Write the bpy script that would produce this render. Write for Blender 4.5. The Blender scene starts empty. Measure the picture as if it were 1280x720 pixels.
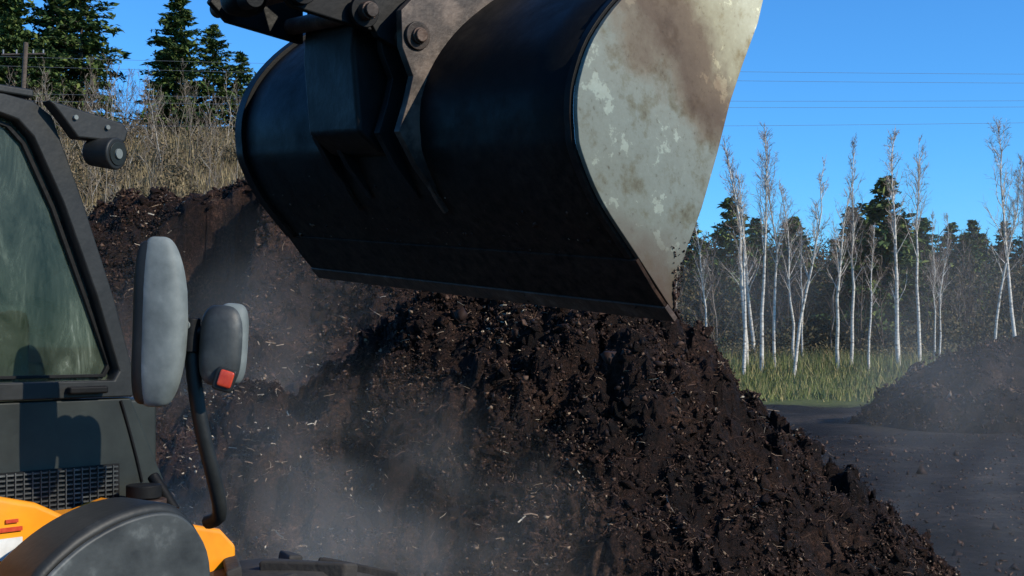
import bpy, bmesh, math, random
import numpy as np
from mathutils import Vector, Matrix
random.seed(4); rng=np.random.default_rng(7)
sc=bpy.context.scene
COL=sc.collection

# ------------------------------------------------------------------ helpers
def link(o,parent=None):
    COL.objects.link(o)
    if parent is not None: o.parent=parent
    return o
def empty(name,loc=(0,0,0),rotz=0):
    e=bpy.data.objects.new(name,None); e.location=loc; e.rotation_euler=(0,0,rotz); e.empty_display_size=.2
    return link(e)
def mesh_np(name,V,F,mat=None,smooth=False,parent=None):
    me=bpy.data.meshes.new(name)
    V=np.asarray(V,dtype=np.float32)
    if not isinstance(F,list): F=[F]
    F=[np.asarray(f,dtype=np.int32) for f in F if len(f)]
    loops=np.concatenate([f.ravel() for f in F])
    tot=np.concatenate([np.full(len(f),f.shape[1],dtype=np.int32) for f in F])
    st=np.concatenate([[0],np.cumsum(tot)[:-1]]).astype(np.int32)
    me.vertices.add(len(V)); me.vertices.foreach_set('co',V.ravel())
    me.loops.add(len(loops)); me.loops.foreach_set('vertex_index',loops)
    me.polygons.add(len(tot)); me.polygons.foreach_set('loop_start',st); me.polygons.foreach_set('loop_total',tot)
    if smooth: me.polygons.foreach_set('use_smooth',np.ones(len(tot),dtype=bool))
    me.update(calc_edges=True); me.validate()
    if mat: me.materials.append(mat)
    o=bpy.data.objects.new(name,me)
    return link(o,parent)
def add(name,verts,faces,mat,parent=None,bevel=0,smooth=False,seg=2):
    me=bpy.data.meshes.new(name); me.from_pydata([tuple(v) for v in verts],[],faces); me.update()
    bm=bmesh.new(); bm.from_mesh(me); bmesh.ops.recalc_face_normals(bm,faces=bm.faces)
    bm.to_mesh(me); bm.free()
    if mat: me.materials.append(mat)
    o=bpy.data.objects.new(name,me); link(o,parent)
    if smooth:
        for p in me.polygons: p.use_smooth=True
    if bevel>0:
        m=o.modifiers.new('b','BEVEL'); m.width=bevel; m.segments=seg; m.limit_method='ANGLE'; m.angle_limit=math.radians(35)
        for p in me.polygons: p.use_smooth=True
        try:
            m.harden_normals=True
        except Exception: pass
    return o
def box(name,x0,x1,y0,y1,z0,z1,mat,parent=None,bevel=.01,T=None):
    vs=[(x,y,z) for x in(x0,x1) for y in(y0,y1) for z in(z0,z1)]
    if T: vs=[T(*v) for v in vs]
    return add(name,vs,[(0,1,3,2),(4,6,7,5),(0,4,5,1),(2,3,7,6),(0,2,6,4),(1,5,7,3)],mat,parent,bevel)
def extrude_poly(name,pts,y0,y1,mat,parent=None,bevel=0,T=None,smooth=False):
    n=len(pts)
    vs=[(p[0],y0,p[1]) for p in pts]+[(p[0],y1,p[1]) for p in pts]
    if T: vs=[T(*v) for v in vs]
    fs=[tuple(range(n)),tuple(range(2*n-1,n-1,-1))]+[(i,(i+1)%n,n+(i+1)%n,n+i) for i in range(n)]
    return add(name,vs,fs,mat,parent,bevel,smooth)
def cyl(name,p0,p1,r,mat,parent=None,n=20,bevel=0.004,r1=None):
    p0=Vector(p0);p1=Vector(p1);d=(p1-p0).normalized()
    a=d.orthogonal().normalized();b=d.cross(a)
    if r1 is None:r1=r
    vs=[p0+(a*math.cos(t)+b*math.sin(t))*r for t in [2*math.pi*i/n for i in range(n)]]
    vs+=[p1+(a*math.cos(t)+b*math.sin(t))*r1 for t in [2*math.pi*i/n for i in range(n)]]
    fs=[tuple(range(n)),tuple(range(2*n-1,n-1,-1))]+[(i,(i+1)%n,n+(i+1)%n,n+i) for i in range(n)]
    return add(name,vs,fs,mat,parent,bevel,smooth=bevel>0)
def tube(name,pts,r,mat,parent=None,cyc=False):
    cu=bpy.data.curves.new(name,'CURVE'); cu.dimensions='3D'; cu.bevel_depth=r; cu.bevel_resolution=3; cu.use_fill_caps=True
    sp=cu.splines.new('NURBS' if len(pts)>2 else 'POLY'); sp.points.add(len(pts)-1)
    for q,p in zip(sp.points,pts): q.co=(p[0],p[1],p[2],1)
    if len(pts)>2: sp.order_u=3; sp.use_endpoint_u=not cyc
    sp.use_cyclic_u=cyc
    cu.materials.append(mat)
    o=bpy.data.objects.new(name,cu); return link(o,parent)
def superell(name,c,half,mat,parent=None,e1=.5,e2=.5,rot=(0,0,0),nu=40,nv=24,warp=None):
    def sp(w,e): return math.copysign(abs(w)**e,w)
    R=Matrix.Rotation(rot[2],3,'Z')@Matrix.Rotation(rot[1],3,'Y')@Matrix.Rotation(rot[0],3,'X')
    V=[]
    for j in range(nv+1):
        v=-math.pi/2+math.pi*j/nv
        for i in range(nu):
            u=2*math.pi*i/nu
            p=Vector((sp(math.cos(v),e1)*sp(math.cos(u),e2)*half[0],sp(math.cos(v),e1)*sp(math.sin(u),e2)*half[1],sp(math.sin(v),e1)*half[2]))
            if warp: p=Vector(warp(p))
            V.append(R@p+Vector(c))
    F=[(j*nu+i,j*nu+(i+1)%nu,(j+1)*nu+(i+1)%nu,(j+1)*nu+i) for j in range(nv) for i in range(nu)]
    o=add(name,V,F,mat,parent,smooth=True)
    bm=bmesh.new();bm.from_mesh(o.data);bmesh.ops.remove_doubles(bm,verts=bm.verts,dist=1e-5)
    bmesh.ops.recalc_face_normals(bm,faces=bm.faces);bm.to_mesh(o.data);bm.free()
    return o

# ------------------------------------------------------------------ numpy noise
def _h(xi,yi,s):
    h=(xi.astype(np.int64)*374761393+yi.astype(np.int64)*668265263+s*1442695041)&0xffffffff
    h=((h^(h>>13))*1274126177)&0xffffffff
    h=(h^(h>>16))
    return (h&0xffffff)/float(0xffffff)
def vn(x,y,s=0):
    xf=np.floor(x);yf=np.floor(y);u=x-xf;v=y-yf;u=u*u*u*(u*(u*6-15)+10);v=v*v*v*(v*(v*6-15)+10)
    a=_h(xf,yf,s);b=_h(xf+1,yf,s);c=_h(xf,yf+1,s);d=_h(xf+1,yf+1,s)
    return (a*(1-u)+b*u)*(1-v)+(c*(1-u)+d*u)*v
def fbm(x,y,o=4,s=0,g=.5):
    r=0;a=1;t=0
    for i in range(o):
        c,sn=math.cos(i*1.1),math.sin(i*1.1)
        r=r+a*(vn(x*c-y*sn+17*i,x*sn+y*c-9*i,s+i*13)*2-1);t+=a;a*=g;x=x*2.03;y=y*2.03
    return r/t*1.5
def worley(x,y,s=0):
    xf=np.floor(x);yf=np.floor(y);d=np.full(x.shape,9.)
    for i in(-1,0,1):
        for j in(-1,0,1):
            px=xf+i+_h(xf+i,yf+j,s);py=yf+j+_h(xf+i,yf+j,s+7)
            d=np.minimum(d,(px-x)**2+(py-y)**2)
    return np.sqrt(d)
def sm(x,a,b):
    t=np.clip((x-a)/(b-a),0,1); return t*t*(3-2*t)

# ------------------------------------------------------------------ materials
def mat_base(name):
    m=bpy.data.materials.new(name); m.use_nodes=True; nt=m.node_tree
    b=nt.nodes['Principled BSDF']; return m,nt,b
def N(nt,t,**k):
    n=nt.nodes.new(t)
    for a,v in k.items():
        if a in n.inputs: n.inputs[a].default_value=v
        else: setattr(n,a,v)
    return n
def ramp(nt,fac,stops):
    r=nt.nodes.new('ShaderNodeValToRGB'); el=r.color_ramp.elements
    while len(el)<len(stops): el.new(.5)
    for e,(p,c) in zip(el,stops): e.position=p; e.color=(*c,1) if len(c)==3 else c
    nt.links.new(fac,r.inputs[0]); return r
def mat_noise(name,stops,scale=5,rough=.7,bump=.2,bscale=None,metal=0,detail=8,dist=.1,spec=.5,rough2=None,nrough=.6):
    m,nt,b=mat_base(name)
    tc=N(nt,'ShaderNodeTexCoord')
    no=N(nt,'ShaderNodeTexNoise',Scale=scale,Detail=detail,Roughness=nrough); nt.links.new(tc.outputs['Object'],no.inputs['Vector'])
    r=ramp(nt,no.outputs['Fac'],stops); nt.links.new(r.outputs[0],b.inputs['Base Color'])
    b.inputs['Metallic'].default_value=metal; b.inputs['Roughness'].default_value=rough; b.inputs['Specular IOR Level'].default_value=spec
    if rough2 is not None:
        rr=ramp(nt,no.outputs['Fac'],[(.35,(rough,)*3),(.65,(rough2,)*3)]); nt.links.new(rr.outputs[0],b.inputs['Roughness'])
    if bump:
        n2=N(nt,'ShaderNodeTexNoise',Scale=bscale or scale*4,Detail=6); nt.links.new(tc.outputs['Object'],n2.inputs['Vector'])
        bp=N(nt,'ShaderNodeBump',Strength=bump,Distance=dist); nt.links.new(n2.outputs['Fac'],bp.inputs['Height']); nt.links.new(bp.outputs[0],b.inputs['Normal'])
    return m
def mat_island(name,stops,rough=.85,spec=.3):
    m,nt,b=mat_base(name)
    g=N(nt,'ShaderNodeNewGeometry'); r=ramp(nt,g.outputs['Random Per Island'],stops)
    nt.links.new(r.outputs[0],b.inputs['Base Color']); b.inputs['Roughness'].default_value=rough; b.inputs['Specular IOR Level'].default_value=spec
    return m
def compost_mat(name,k=1.0,scale=1.0):
    m,nt,b=mat_base(name); L=nt.links
    tc=N(nt,'ShaderNodeTexCoord')
    n1=N(nt,'ShaderNodeTexNoise',Scale=1.5*scale,Detail=10,Roughness=.74); L.new(tc.outputs['Object'],n1.inputs['Vector'])
    n2=N(nt,'ShaderNodeTexNoise',Scale=48*scale,Detail=8,Roughness=.8); L.new(tc.outputs['Object'],n2.inputs['Vector'])
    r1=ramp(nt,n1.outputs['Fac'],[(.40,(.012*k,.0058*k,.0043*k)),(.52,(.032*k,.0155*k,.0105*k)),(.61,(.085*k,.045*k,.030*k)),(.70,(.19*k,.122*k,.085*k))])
    r2=ramp(nt,n2.outputs['Fac'],[(.36,(.25,.25,.25)),(.54,(1,1,1)),(.66,(2.4,2.1,1.9)),(.76,(6,5.2,4.4))])
    mx=N(nt,'ShaderNodeMix',data_type='RGBA',blend_type='MULTIPLY'); mx.inputs[0].default_value=1
    L.new(r1.outputs[0],mx.inputs[6]);L.new(r2.outputs[0],mx.inputs[7]);L.new(mx.outputs[2],b.inputs['Base Color'])
    b.inputs['Roughness'].default_value=.78; b.inputs['Specular IOR Level'].default_value=.2
    n3=N(nt,'ShaderNodeTexNoise',Scale=60*scale,Detail=10,Roughness=.88); L.new(tc.outputs['Object'],n3.inputs['Vector'])
    bp=N(nt,'ShaderNodeBump',Strength=1,Distance=.07/scale); L.new(n3.outputs['Fac'],bp.inputs['Height']);L.new(bp.outputs[0],b.inputs['Normal'])
    return m
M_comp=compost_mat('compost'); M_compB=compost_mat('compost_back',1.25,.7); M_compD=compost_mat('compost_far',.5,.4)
M_clump=mat_island('compost_crumbs',[(0,(.007,.0033,.0025)),(.5,(.025,.012,.0085)),(.80,(.06,.031,.021)),(.94,(.12,.073,.049)),(1,(.26,.19,.13))],spec=.2,rough=.75)
M_fib=mat_island('compost_fibres',[(0,(.02,.010,.007)),(.5,(.07,.034,.022)),(.84,(.15,.09,.058)),(.96,(.30,.22,.15)),(1,(.5,.42,.32))])
M_chip=mat_island('wood_chips',[(0,(.10,.06,.04)),(.6,(.25,.175,.115)),(1,(.52,.46,.36))])
M_black=mat_noise('black_paint',[(.3,(.003,.003,.0032)),(.7,(.009,.009,.009))],3,.45,.05,30,rough2=.65,spec=.16)
M_blackm=mat_noise('black_plastic',[(.3,(.008,.009,.009)),(.6,(.018,.019,.018)),(.8,(.04,.04,.036))],9,.5,.08,60,dist=.01,spec=.3)
M_greyp=mat_noise('dusty_grey_plastic',[(.3,(.10,.115,.11)),(.6,(.17,.19,.18)),(.8,(.25,.27,.255))],14,.65,.1,80,dist=.005,spec=.3)
M_dgrey=mat_noise('dusty_dark_plastic',[(.35,(.012,.014,.014)),(.55,(.04,.044,.042)),(.72,(.16,.17,.16))],7,.55,.1,80,dist=.005)
M_orange=mat_noise('orange_paint',[(.25,(.60,.19,.008)),(.55,(.84,.30,.010)),(.8,(.86,.36,.02))],4,.35,.03,20,dist=.01)
M_rust=mat_noise('rusty_steel',[(.3,(.025,.014,.010)),(.55,(.07,.04,.026)),(.75,(.15,.11,.085))],14,.6,.3,60,metal=.3,dist=.01)
M_rub=mat_noise('tyre_rubber',[(.3,(.012,.011,.010)),(.6,(.03,.025,.02)),(.8,(.07,.05,.035))],12,.85,.4,50,dist=.01)
M_red=mat_noise('red_reflector',[(.3,(.42,.03,.015)),(.7,(.60,.08,.03))],60,.3,.1,200,dist=.002)
M_white=mat_noise('label_white',[(.3,(.55,.55,.52)),(.7,(.75,.75,.72))],30,.5,0)
M_pole=mat_noise('pole_wood',[(.3,(.05,.035,.025)),(.7,(.12,.09,.07))],6,.9,.2)
M_wire=mat_noise('wire',[(.3,(.16,.17,.18)),(.7,(.26,.26,.27))],6,.5,0,metal=.3)

# ------------------------------------------------------------------ terrain
def terr(x,y):
    x=np.asarray(x,float);y=np.asarray(y,float)
    h=sm(y,56,72)*1.0+sm(y,75,150)*6.0
    h=h+sm(y,34,98)*15.5*sm(-x,6,22)
    h=h+fbm(x/25,y/25,3,5)*1.2*sm(y,60,110)
    h=h+fbm(x/2.2,y/2.2,4,8)*.07*sm(y,6,14)
    return h
xs=np.concatenate([-np.geomspace(900,90,14)[:-1],np.arange(-90,0,1.0),np.arange(0,22,.25),np.arange(22,90.1,1.0),np.geomspace(90,900,14)[1:]])
ys=np.concatenate([[-300,-120,-60,-30],np.arange(-15,6,1.0),np.arange(6,34,.25),np.arange(34,160,1.0),np.geomspace(160,1600,16)])
X,Y=np.meshgrid(xs,ys); Z=terr(X,Y)
nx=len(xs);ny=len(ys); idx=np.arange(nx*ny).reshape(ny,nx)
Q=np.stack([idx[:-1,:-1],idx[:-1,1:],idx[1:,1:],idx[1:,:-1]],-1).reshape(-1,4)
m,nt,b=mat_base('ground_mat');L=nt.links
tc=N(nt,'ShaderNodeTexCoord'); sep=N(nt,'ShaderNodeSeparateXYZ');L.new(tc.outputs['Object'],sep.inputs[0])
n1=N(nt,'ShaderNodeTexNoise',Scale=.35,Detail=9,Roughness=.7);L.new(tc.outputs['Object'],n1.inputs['Vector'])
n2=N(nt,'ShaderNodeTexNoise',Scale=6,Detail=9,Roughness=.75);L.new(tc.outputs['Object'],n2.inputs['Vector'])
dirt=ramp(nt,n1.outputs['Fac'],[(.36,(.008,.007,.006)),(.48,(.018,.0145,.012)),(.58,(.038,.030,.024)),(.70,(.085,.065,.05))])
dm=ramp(nt,n2.outputs['Fac'],[(.35,(.4,.4,.4)),(.58,(1.2,1.2,1.2)),(.72,(2.6,2.3,2.0))])
dx_=N(nt,'ShaderNodeMix',data_type='RGBA',blend_type='MULTIPLY');dx_.inputs[0].default_value=1;L.new(dirt.outputs[0],dx_.inputs[6]);L.new(dm.outputs[0],dx_.inputs[7])
grass=ramp(nt,n2.outputs['Fac'],[(.3,(.05,.075,.018)),(.5,(.10,.12,.035)),(.7,(.17,.15,.06))])
litter=ramp(nt,n2.outputs['Fac'],[(.3,(.05,.038,.022)),(.7,(.13,.10,.055))])
ad=N(nt,'ShaderNodeMath',operation='MULTIPLY_ADD');L.new(n1.outputs['Fac'],ad.inputs[0]);ad.inputs[1].default_value=14;L.new(sep.outputs['Y'],ad.inputs[2])
mr=N(nt,'ShaderNodeMapRange');mr.inputs[1].default_value=50;mr.inputs[2].default_value=53;L.new(ad.outputs[0],mr.inputs[0])
mr2=N(nt,'ShaderNodeMapRange');mr2.inputs[1].default_value=70;mr2.inputs[2].default_value=76;L.new(ad.outputs[0],mr2.inputs[0])
a1=N(nt,'ShaderNodeMix',data_type='RGBA');L.new(mr.outputs[0],a1.inputs[0]);L.new(dx_.outputs[2],a1.inputs[6]);L.new(grass.outputs[0],a1.inputs[7])
a2=N(nt,'ShaderNodeMix',data_type='RGBA');L.new(mr2.outputs[0],a2.inputs[0]);L.new(a1.outputs[2],a2.inputs[6]);L.new(litter.outputs[0],a2.inputs[7])
L.new(a2.outputs[2],b.inputs['Base Color']);b.inputs['Roughness'].default_value=.8;b.inputs['Specular IOR Level'].default_value=.12
bp=N(nt,'ShaderNodeBump',Strength=1,Distance=.15);L.new(n2.outputs['Fac'],bp.inputs['Height']);L.new(bp.outputs[0],b.inputs['Normal'])
mesh_np('ground',np.stack([X,Y,Z],-1).reshape(-1,3),Q,m,True)

def blades(n,fx,fy,h0,h1,w):
    x=fx(n);y=fy(n);z=terr(x,y); h=rng.uniform(h0,h1,n);a=rng.uniform(0,math.pi,n);lx=rng.normal(0,.25,n)*h;ly=rng.normal(0,.25,n)*h
    V=np.stack([np.stack([x-np.cos(a)*w,y-np.sin(a)*w,z-.02],-1),np.stack([x+np.cos(a)*w,y+np.sin(a)*w,z-.02],-1),np.stack([x+lx,y+ly,z+h],-1)],1).reshape(-1,3)
    return V,np.arange(3*n).reshape(-1,3)
M_gr=mat_island('grass_blades',[(0,(.06,.09,.02)),(.5,(.14,.16,.045)),(1,(.32,.25,.11))])
V,F=blades(34000,lambda n:rng.uniform(6,42,n),lambda n:46+23*rng.beta(2.2,1.4,n),.12,.55,.03)
V2,F2=blades(9000,lambda n:rng.uniform(6,42,n),lambda n:rng.uniform(64,72,n),.5,1.3,.03)
mesh_np('grass',np.concatenate([V,V2]),np.concatenate([F,F2+len(V)]),M_gr)
M_gr2=mat_island('dry_grass_blades',[(0,(.09,.075,.035)),(.5,(.19,.145,.075)),(1,(.32,.25,.14))])
V,F=blades(30000,lambda n:rng.uniform(-50,-8,n),lambda n:rng.uniform(45,102,n),.4,1.2,.04)
mesh_np('dry_grass',V,F,M_gr2)

# ------------------------------------------------------------------ compost piles
ico=bmesh.new(); bmesh.ops.create_icosphere(ico,subdivisions=1,radius=1)
ICO_V=np.array([v.co[:] for v in ico.verts]);ICO_F=np.array([[v.index for v in f.verts] for f in ico.faces]);ico.free()
def rotm(n):
    q=rng.normal(size=(n,4));q/=np.linalg.norm(q,axis=1)[:,None];w,x,y,z=q.T
    return np.stack([np.stack([1-2*(y*y+z*z),2*(x*y-z*w),2*(x*z+y*w)],-1),np.stack([2*(x*y+z*w),1-2*(x*x+z*z),2*(y*z-x*w)],-1),np.stack([2*(x*z-y*w),2*(y*z+x*w),1-2*(x*x+y*y)],-1)],1)
def clumps(P,size,flat=.6,jit=.28):
    n=len(P);k=len(ICO_V)
    V=ICO_V[None]*(1+rng.normal(0,jit,(n,k,1)))+rng.normal(0,.1,(n,k,3))
    V=V*np.stack([rng.uniform(.6,1.4,n),rng.uniform(.5,1,n),rng.uniform(flat*.6,1,n)],-1)[:,None,:]
    V=np.einsum('nij,nkj->nki',rotm(n),V)*size[:,None,None]+P[:,None,:]
    F=ICO_F[None]+(np.arange(n)*k)[:,None,None]
    return V.reshape(-1,3),F.reshape(-1,3)
def crumbs(P,size):
    n=len(P);C=np.array([[-1,-.6,-.4],[.9,-.7,-.3],[.1,.9,-.4],[0,0,.9]])
    V=C[None]*rng.uniform(.4,1.3,(n,4,1))+rng.normal(0,.25,(n,4,3))
    V=np.einsum('nij,nkj->nki',rotm(n),V)*size[:,None,None]+P[:,None,:]
    F=np.array([[0,2,1],[0,1,3],[1,2,3],[2,0,3]])[None]+(np.arange(n)*4)[:,None,None]
    return V.reshape(-1,3),F.reshape(-1,3)
def strands(P,ln,w):
    n=len(P);R=rotm(n);a=R[:,:,0]*ln[:,None]*.5;a[:,2]*=.6;b=R[:,:,1]*w[:,None]*.5;mid=R[:,:,2]*(ln*.12)[:,None]
    V=np.stack([P-a-b,P-a+b,P+mid+b,P+mid-b,P+a+b,P+a-b],1)
    F=np.concatenate([np.array([[0,1,2,3]]),np.array([[3,2,4,5]])])[None]+(np.arange(n)*6)[:,None,None]
    return V.reshape(-1,3),F.reshape(-1,4)
def ridge(X,Y,pl,slope,soft):
    H=np.full(X.shape,-9.)
    for (ax,ay,az),(bx,by,bz) in zip(pl[:-1],pl[1:]):
        dx,dy=bx-ax,by-ay;t=np.clip(((X-ax)*dx+(Y-ay)*dy)/(dx*dx+dy*dy),0,1)
        d=np.hypot(X-ax-t*dx,Y-ay-t*dy)
        H=np.maximum(H,az+(bz-az)*t-slope*(np.sqrt(d*d+soft*soft)-soft))
    return H
def pile(name,x0,x1,y0,y1,st,pl,slope,soft,mat,amps,nfl,csz,nst,nchip,carve=None,sd=0,lump=.09):
    xs=np.arange(x0,x1,st);ys=np.arange(y0,y1,st);X,Y=np.meshgrid(xs,ys)
    wx=X+fbm(X/.9,Y/.9,3,sd+3)*.2; wy=Y+fbm(X/.9+40,Y/.9,3,sd+4)*.2
    H=ridge(wx,wy,pl,slope,soft)
    if carve is not None: H=carve(X,Y,H)
    H0=H
    H=H+fbm(X/.8,Y/.8,4,sd)*amps[0]
    u=X+fbm(X/.2,Y/.2,3,sd+20)*.07;v=Y+fbm(X/.2+7,Y/.2,3,sd+21)*.07
    msk=np.clip(.85+fbm(X/.6+3,Y/.6,2,sd+44),.25,1.6)
    H=H+(.45-worley(u/(lump*3.4),v/(lump*3.4),sd+50))*amps[1]*msk
    H=H+(.45-worley(u/(lump*1.5)+5,v/(lump*1.5),sd+60))*amps[2]*msk
    H=H+(.45-worley(u/(lump*.65)+9,v/(lump*.65),sd+70))*amps[2]*.5
    H=H+fbm(X/(st*2.5),Y/(st*2.5),3,sd+75,.7)*st*.9
    gx=terr(X,Y); H=np.where(H0<-.6,-.3,H); H=np.maximum(H,-.25)+gx
    XX=X+fbm(X/lump,Y/lump+9,4,sd+90,.65)*lump*.4;YY=Y+fbm(X/lump+31,Y/lump,4,sd+95,.65)*lump*.4
    V=np.stack([XX,YY,H],-1).reshape(-1,3)
    ny,nx=X.shape;idx=np.arange(nx*ny).reshape(ny,nx)
    Q=np.stack([idx[:-1,:-1],idx[:-1,1:],idx[1:,1:],idx[1:,:-1]],-1).reshape(-1,4)
    par=empty(name)
    keep=(H.ravel()>-.15+gx.ravel()); kq=keep[Q].any(1)
    mesh_np('heap',V,Q[kq],mat,True,par)
    ok=np.where(H.ravel()>.0+gx.ravel())[0]
    dn=np.clip(.45+fbm(V[ok,0]/.35,V[ok,1]/.35,3,sd+120),.04,2);dn/=dn.sum()
    P=V[rng.choice(ok,nfl,p=dn)]+rng.normal(0,st*.7,(nfl,3))
    s=np.minimum(csz*np.exp(rng.normal(0,.55,nfl)),csz*3.5);P[:,2]+=s*.2
    v_,f=crumbs(P,s);mesh_np('crumbs',v_,f,M_clump,False,par)
    nc=nfl//8
    P=V[rng.choice(ok,nc,p=dn)];s=np.minimum(csz*2.4*np.exp(rng.normal(0,.5,nc)),csz*8)
    v_,f=clumps(P,s,.8,.42);mesh_np('clods',v_,f,mat,False,par)
    if nst:
        P=V[rng.choice(ok,nst)]+rng.normal(0,st*.4,(nst,3));P[:,2]+=.008
        v_,f=strands(P,rng.uniform(.015,.09,nst)*csz/.006,rng.uniform(.001,.0035,nst)*csz/.006);mesh_np('straw_fibres',v_,f,M_fib,False,par)
    if nchip:
        pc=np.clip(fbm(V[ok,0]/.5+11,V[ok,1]/.5,3,sd+150),.02,2)**2;pc/=pc.sum()
        P=V[rng.choice(ok,nchip,p=pc)];P[:,2]+=.006
        v_,f=crumbs(P,rng.uniform(.004,.014,nchip)*csz/.006);mesh_np('wood_chips',v_,f,M_chip,False,par)
        P=V[rng.choice(ok,nchip,p=pc)];P[:,2]+=.01
        v_,f=strands(P,rng.uniform(.02,.08,nchip)*csz/.006,rng.uniform(.004,.009,nchip)*csz/.006);mesh_np('bark_slivers',v_,f,M_chip,False,par)
pile('compost_pile',-4.6,4.6,4.4,12.4,.0145,[(.98,8.0,2.36),(.60,8.05,2.60),(-.35,8.3,2.60),(-1.3,8.5,2.02),(-3.2,8.7,1.55)],1.03,.14,M_comp,(.13,.22,.12),170000,.0065,50000,2800)
def carve(X,Y,H):  # notch added to the pile face, shaped so its wall leaves a shaded patch
    w=sm(-X,2.62,2.70)*sm(X,-3.9,-3.3)*sm(-Y,-13.35,-13.2)
    return H-w*1.25
pile('compost_pile',-8,3.6,9.5,18,.03,[(-4.1,14.1,3.85),(-2.5,13.5,3.9),(-1.0,12.6,3.1),(.4,11.6,2.1)],1.25,.5,M_compB,(.16,.2,.13),80000,.011,18000,900,carve,100,.13)
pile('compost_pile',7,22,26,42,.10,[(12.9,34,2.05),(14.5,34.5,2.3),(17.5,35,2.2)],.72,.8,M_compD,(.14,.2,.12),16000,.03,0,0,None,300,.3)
n=26000;P=np.stack([rng.uniform(-6,16,n),rng.uniform(4,30,n),np.zeros(n)],-1);P[:,2]=terr(P[:,0],P[:,1])+.003
v,f=crumbs(P,.014*np.exp(rng.normal(0,.65,n)));mesh_np('spilled_compost',v,f,M_clump)

# ------------------------------------------------------------------ trees
class Acc:
    def __init__(s): s.V=[];s.F=[];s.n=0
    def tube(s,pts,rad,k=3):
        pts=np.array(pts,float);m=len(pts)
        d=np.gradient(pts,axis=0);d/=np.linalg.norm(d,axis=1)[:,None]+1e-9
        ref=np.array([0.3,1,.1]) if abs(d[0][2])>.7 else np.array([0,0,1.])
        a=np.cross(d,ref);a/=np.linalg.norm(a,axis=1)[:,None]+1e-9;b=np.cross(d,a)
        t=np.arange(k)*2*math.pi/k
        ring=pts[:,None]+(a[:,None]*np.cos(t)[None,:,None]+b[:,None]*np.sin(t)[None,:,None])*np.array(rad)[:,None,None]
        s.V.append(ring.reshape(-1,3))
        i=np.arange(m-1)[:,None]*k;j=np.arange(k)[None];j2=(j+1)%k
        s.F.append(np.stack([i+j,i+j2,i+k+j2,i+k+j],-1).reshape(-1,4)+s.n);s.n+=m*k
    def get(s): return np.concatenate(s.V),np.concatenate(s.F)
def bare_tree(h,r,nb=22,ntw=5,spread=.28,up=1.6,start=.3,twr=.012,lean=.04,wob=.015,k=4,sub=0):
    A=Acc();T=Acc();ns=9
    lx,ly=rng.normal(0,lean,2)
    zs=np.linspace(0,h,ns);off=np.cumsum(rng.normal(0,wob*h,(ns,2)),0)*np.linspace(0.2,1,ns)[:,None]
    tr=np.stack([lx*zs+off[:,0],ly*zs+off[:,1],zs],-1);A.tube(tr,r*(1-zs/h*.93),k)
    for i in range(nb):
        t=start+(1-start)*rng.uniform(0,1)**.8*.97
        p=np.array([np.interp(t*h,zs,tr[:,c]) for c in range(3)]);az=rng.uniform(0,2*math.pi)
        L=h*spread*(1.15-t)*rng.uniform(.6,1.3);d=np.array([math.cos(az),math.sin(az),up*rng.uniform(.5,1.3)]);d/=np.linalg.norm(d)
        q=[p];dd=d.copy()
        for s_ in range(4): dd=dd+rng.normal(0,.12,3)+np.array([0,0,.06]);dd/=np.linalg.norm(dd);q.append(q[-1]+dd*L/4)
        rb=max(r*.30*(1-t)+twr,twr*1.4);A.tube(q,np.linspace(rb,twr*.7,5),3)
        for j in range(ntw):
            f=rng.uniform(.25,1);k_=min(int(f*4),3);pp=np.array(q[k_])+(np.array(q[k_+1])-q[k_])*(f*4-k_)
            td=dd+rng.normal(0,.5,3)+np.array([0,0,.15]);td/=np.linalg.norm(td);tl=L*rng.uniform(.2,.45)
            e_=pp+td*tl+rng.normal(0,.06,3)*tl
            T.tube([pp,pp+td*tl*.5,e_],[twr*.8,twr*.6,twr*.3],3)
            for _ in range(sub):
                g=rng.uniform(.3,1);p2=pp+td*tl*g;t2=td+rng.normal(0,.6,3);t2/=np.linalg.norm(t2)
                T.tube([p2,p2+t2*tl*.5],[twr*.6,twr*.3],3)
    return A.get(),T.get()
def cat(a,b): return np.concatenate([a[0],b[0]]),np.concatenate([a[1],b[1]+len(a[0])])
m,nt,b=mat_base('birch_bark');L=nt.links
tc=N(nt,'ShaderNodeTexCoord');mp=N(nt,'ShaderNodeMapping');mp.inputs['Scale'].default_value=(2,2,5);L.new(tc.outputs['Object'],mp.inputs[0])
n1=N(nt,'ShaderNodeTexNoise',Scale=1.6,Detail=6,Roughness=.7);L.new(mp.outputs[0],n1.inputs['Vector'])
r=ramp(nt,n1.outputs['Fac'],[(.36,(.06,.05,.04)),(.44,(.42,.38,.32)),(.7,(.78,.73,.64))]);L.new(r.outputs[0],b.inputs['Base Color']);b.inputs['Roughness'].default_value=.8
M_birch=m
M_twig=mat_island('birch_twigs',[(0,(.15,.10,.075)),(.6,(.28,.20,.155)),(1,(.5,.42,.35))])
tmpl=[]
for i in range(9):
    a,t=bare_tree(12.5,rng.uniform(.08,.13),34,8,rng.uniform(.18,.25),2.5,rng.uniform(.3,.45),.011,.03,.014,6,2)
    o1=mesh_np('trunk_and_limbs',*a,M_birch,True);o2=mesh_np('twigs',*t,M_twig);tmpl.append((o1.data,o2.data));bpy.data.objects.remove(o1);bpy.data.objects.remove(o2)
bx=[(12.0,64,.84),(12.7,67,1.0),(13.15,65,1.03),(14.3,67,1.12),(14.6,64,.95),(15.5,68,.82),(17.4,66,.9),(18.35,67,.98),(18.75,65,.68),(20.7,66,1.08),(21.2,68,.9),(22.1,67,1.0),(22.4,65,.72),(25.4,65,.92),(27.1,66,1.1),(11.1,70,.7),(23.9,70,.66),(16.7,71,.66),(28.8,68,1),(13.7,70,1)]
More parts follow.
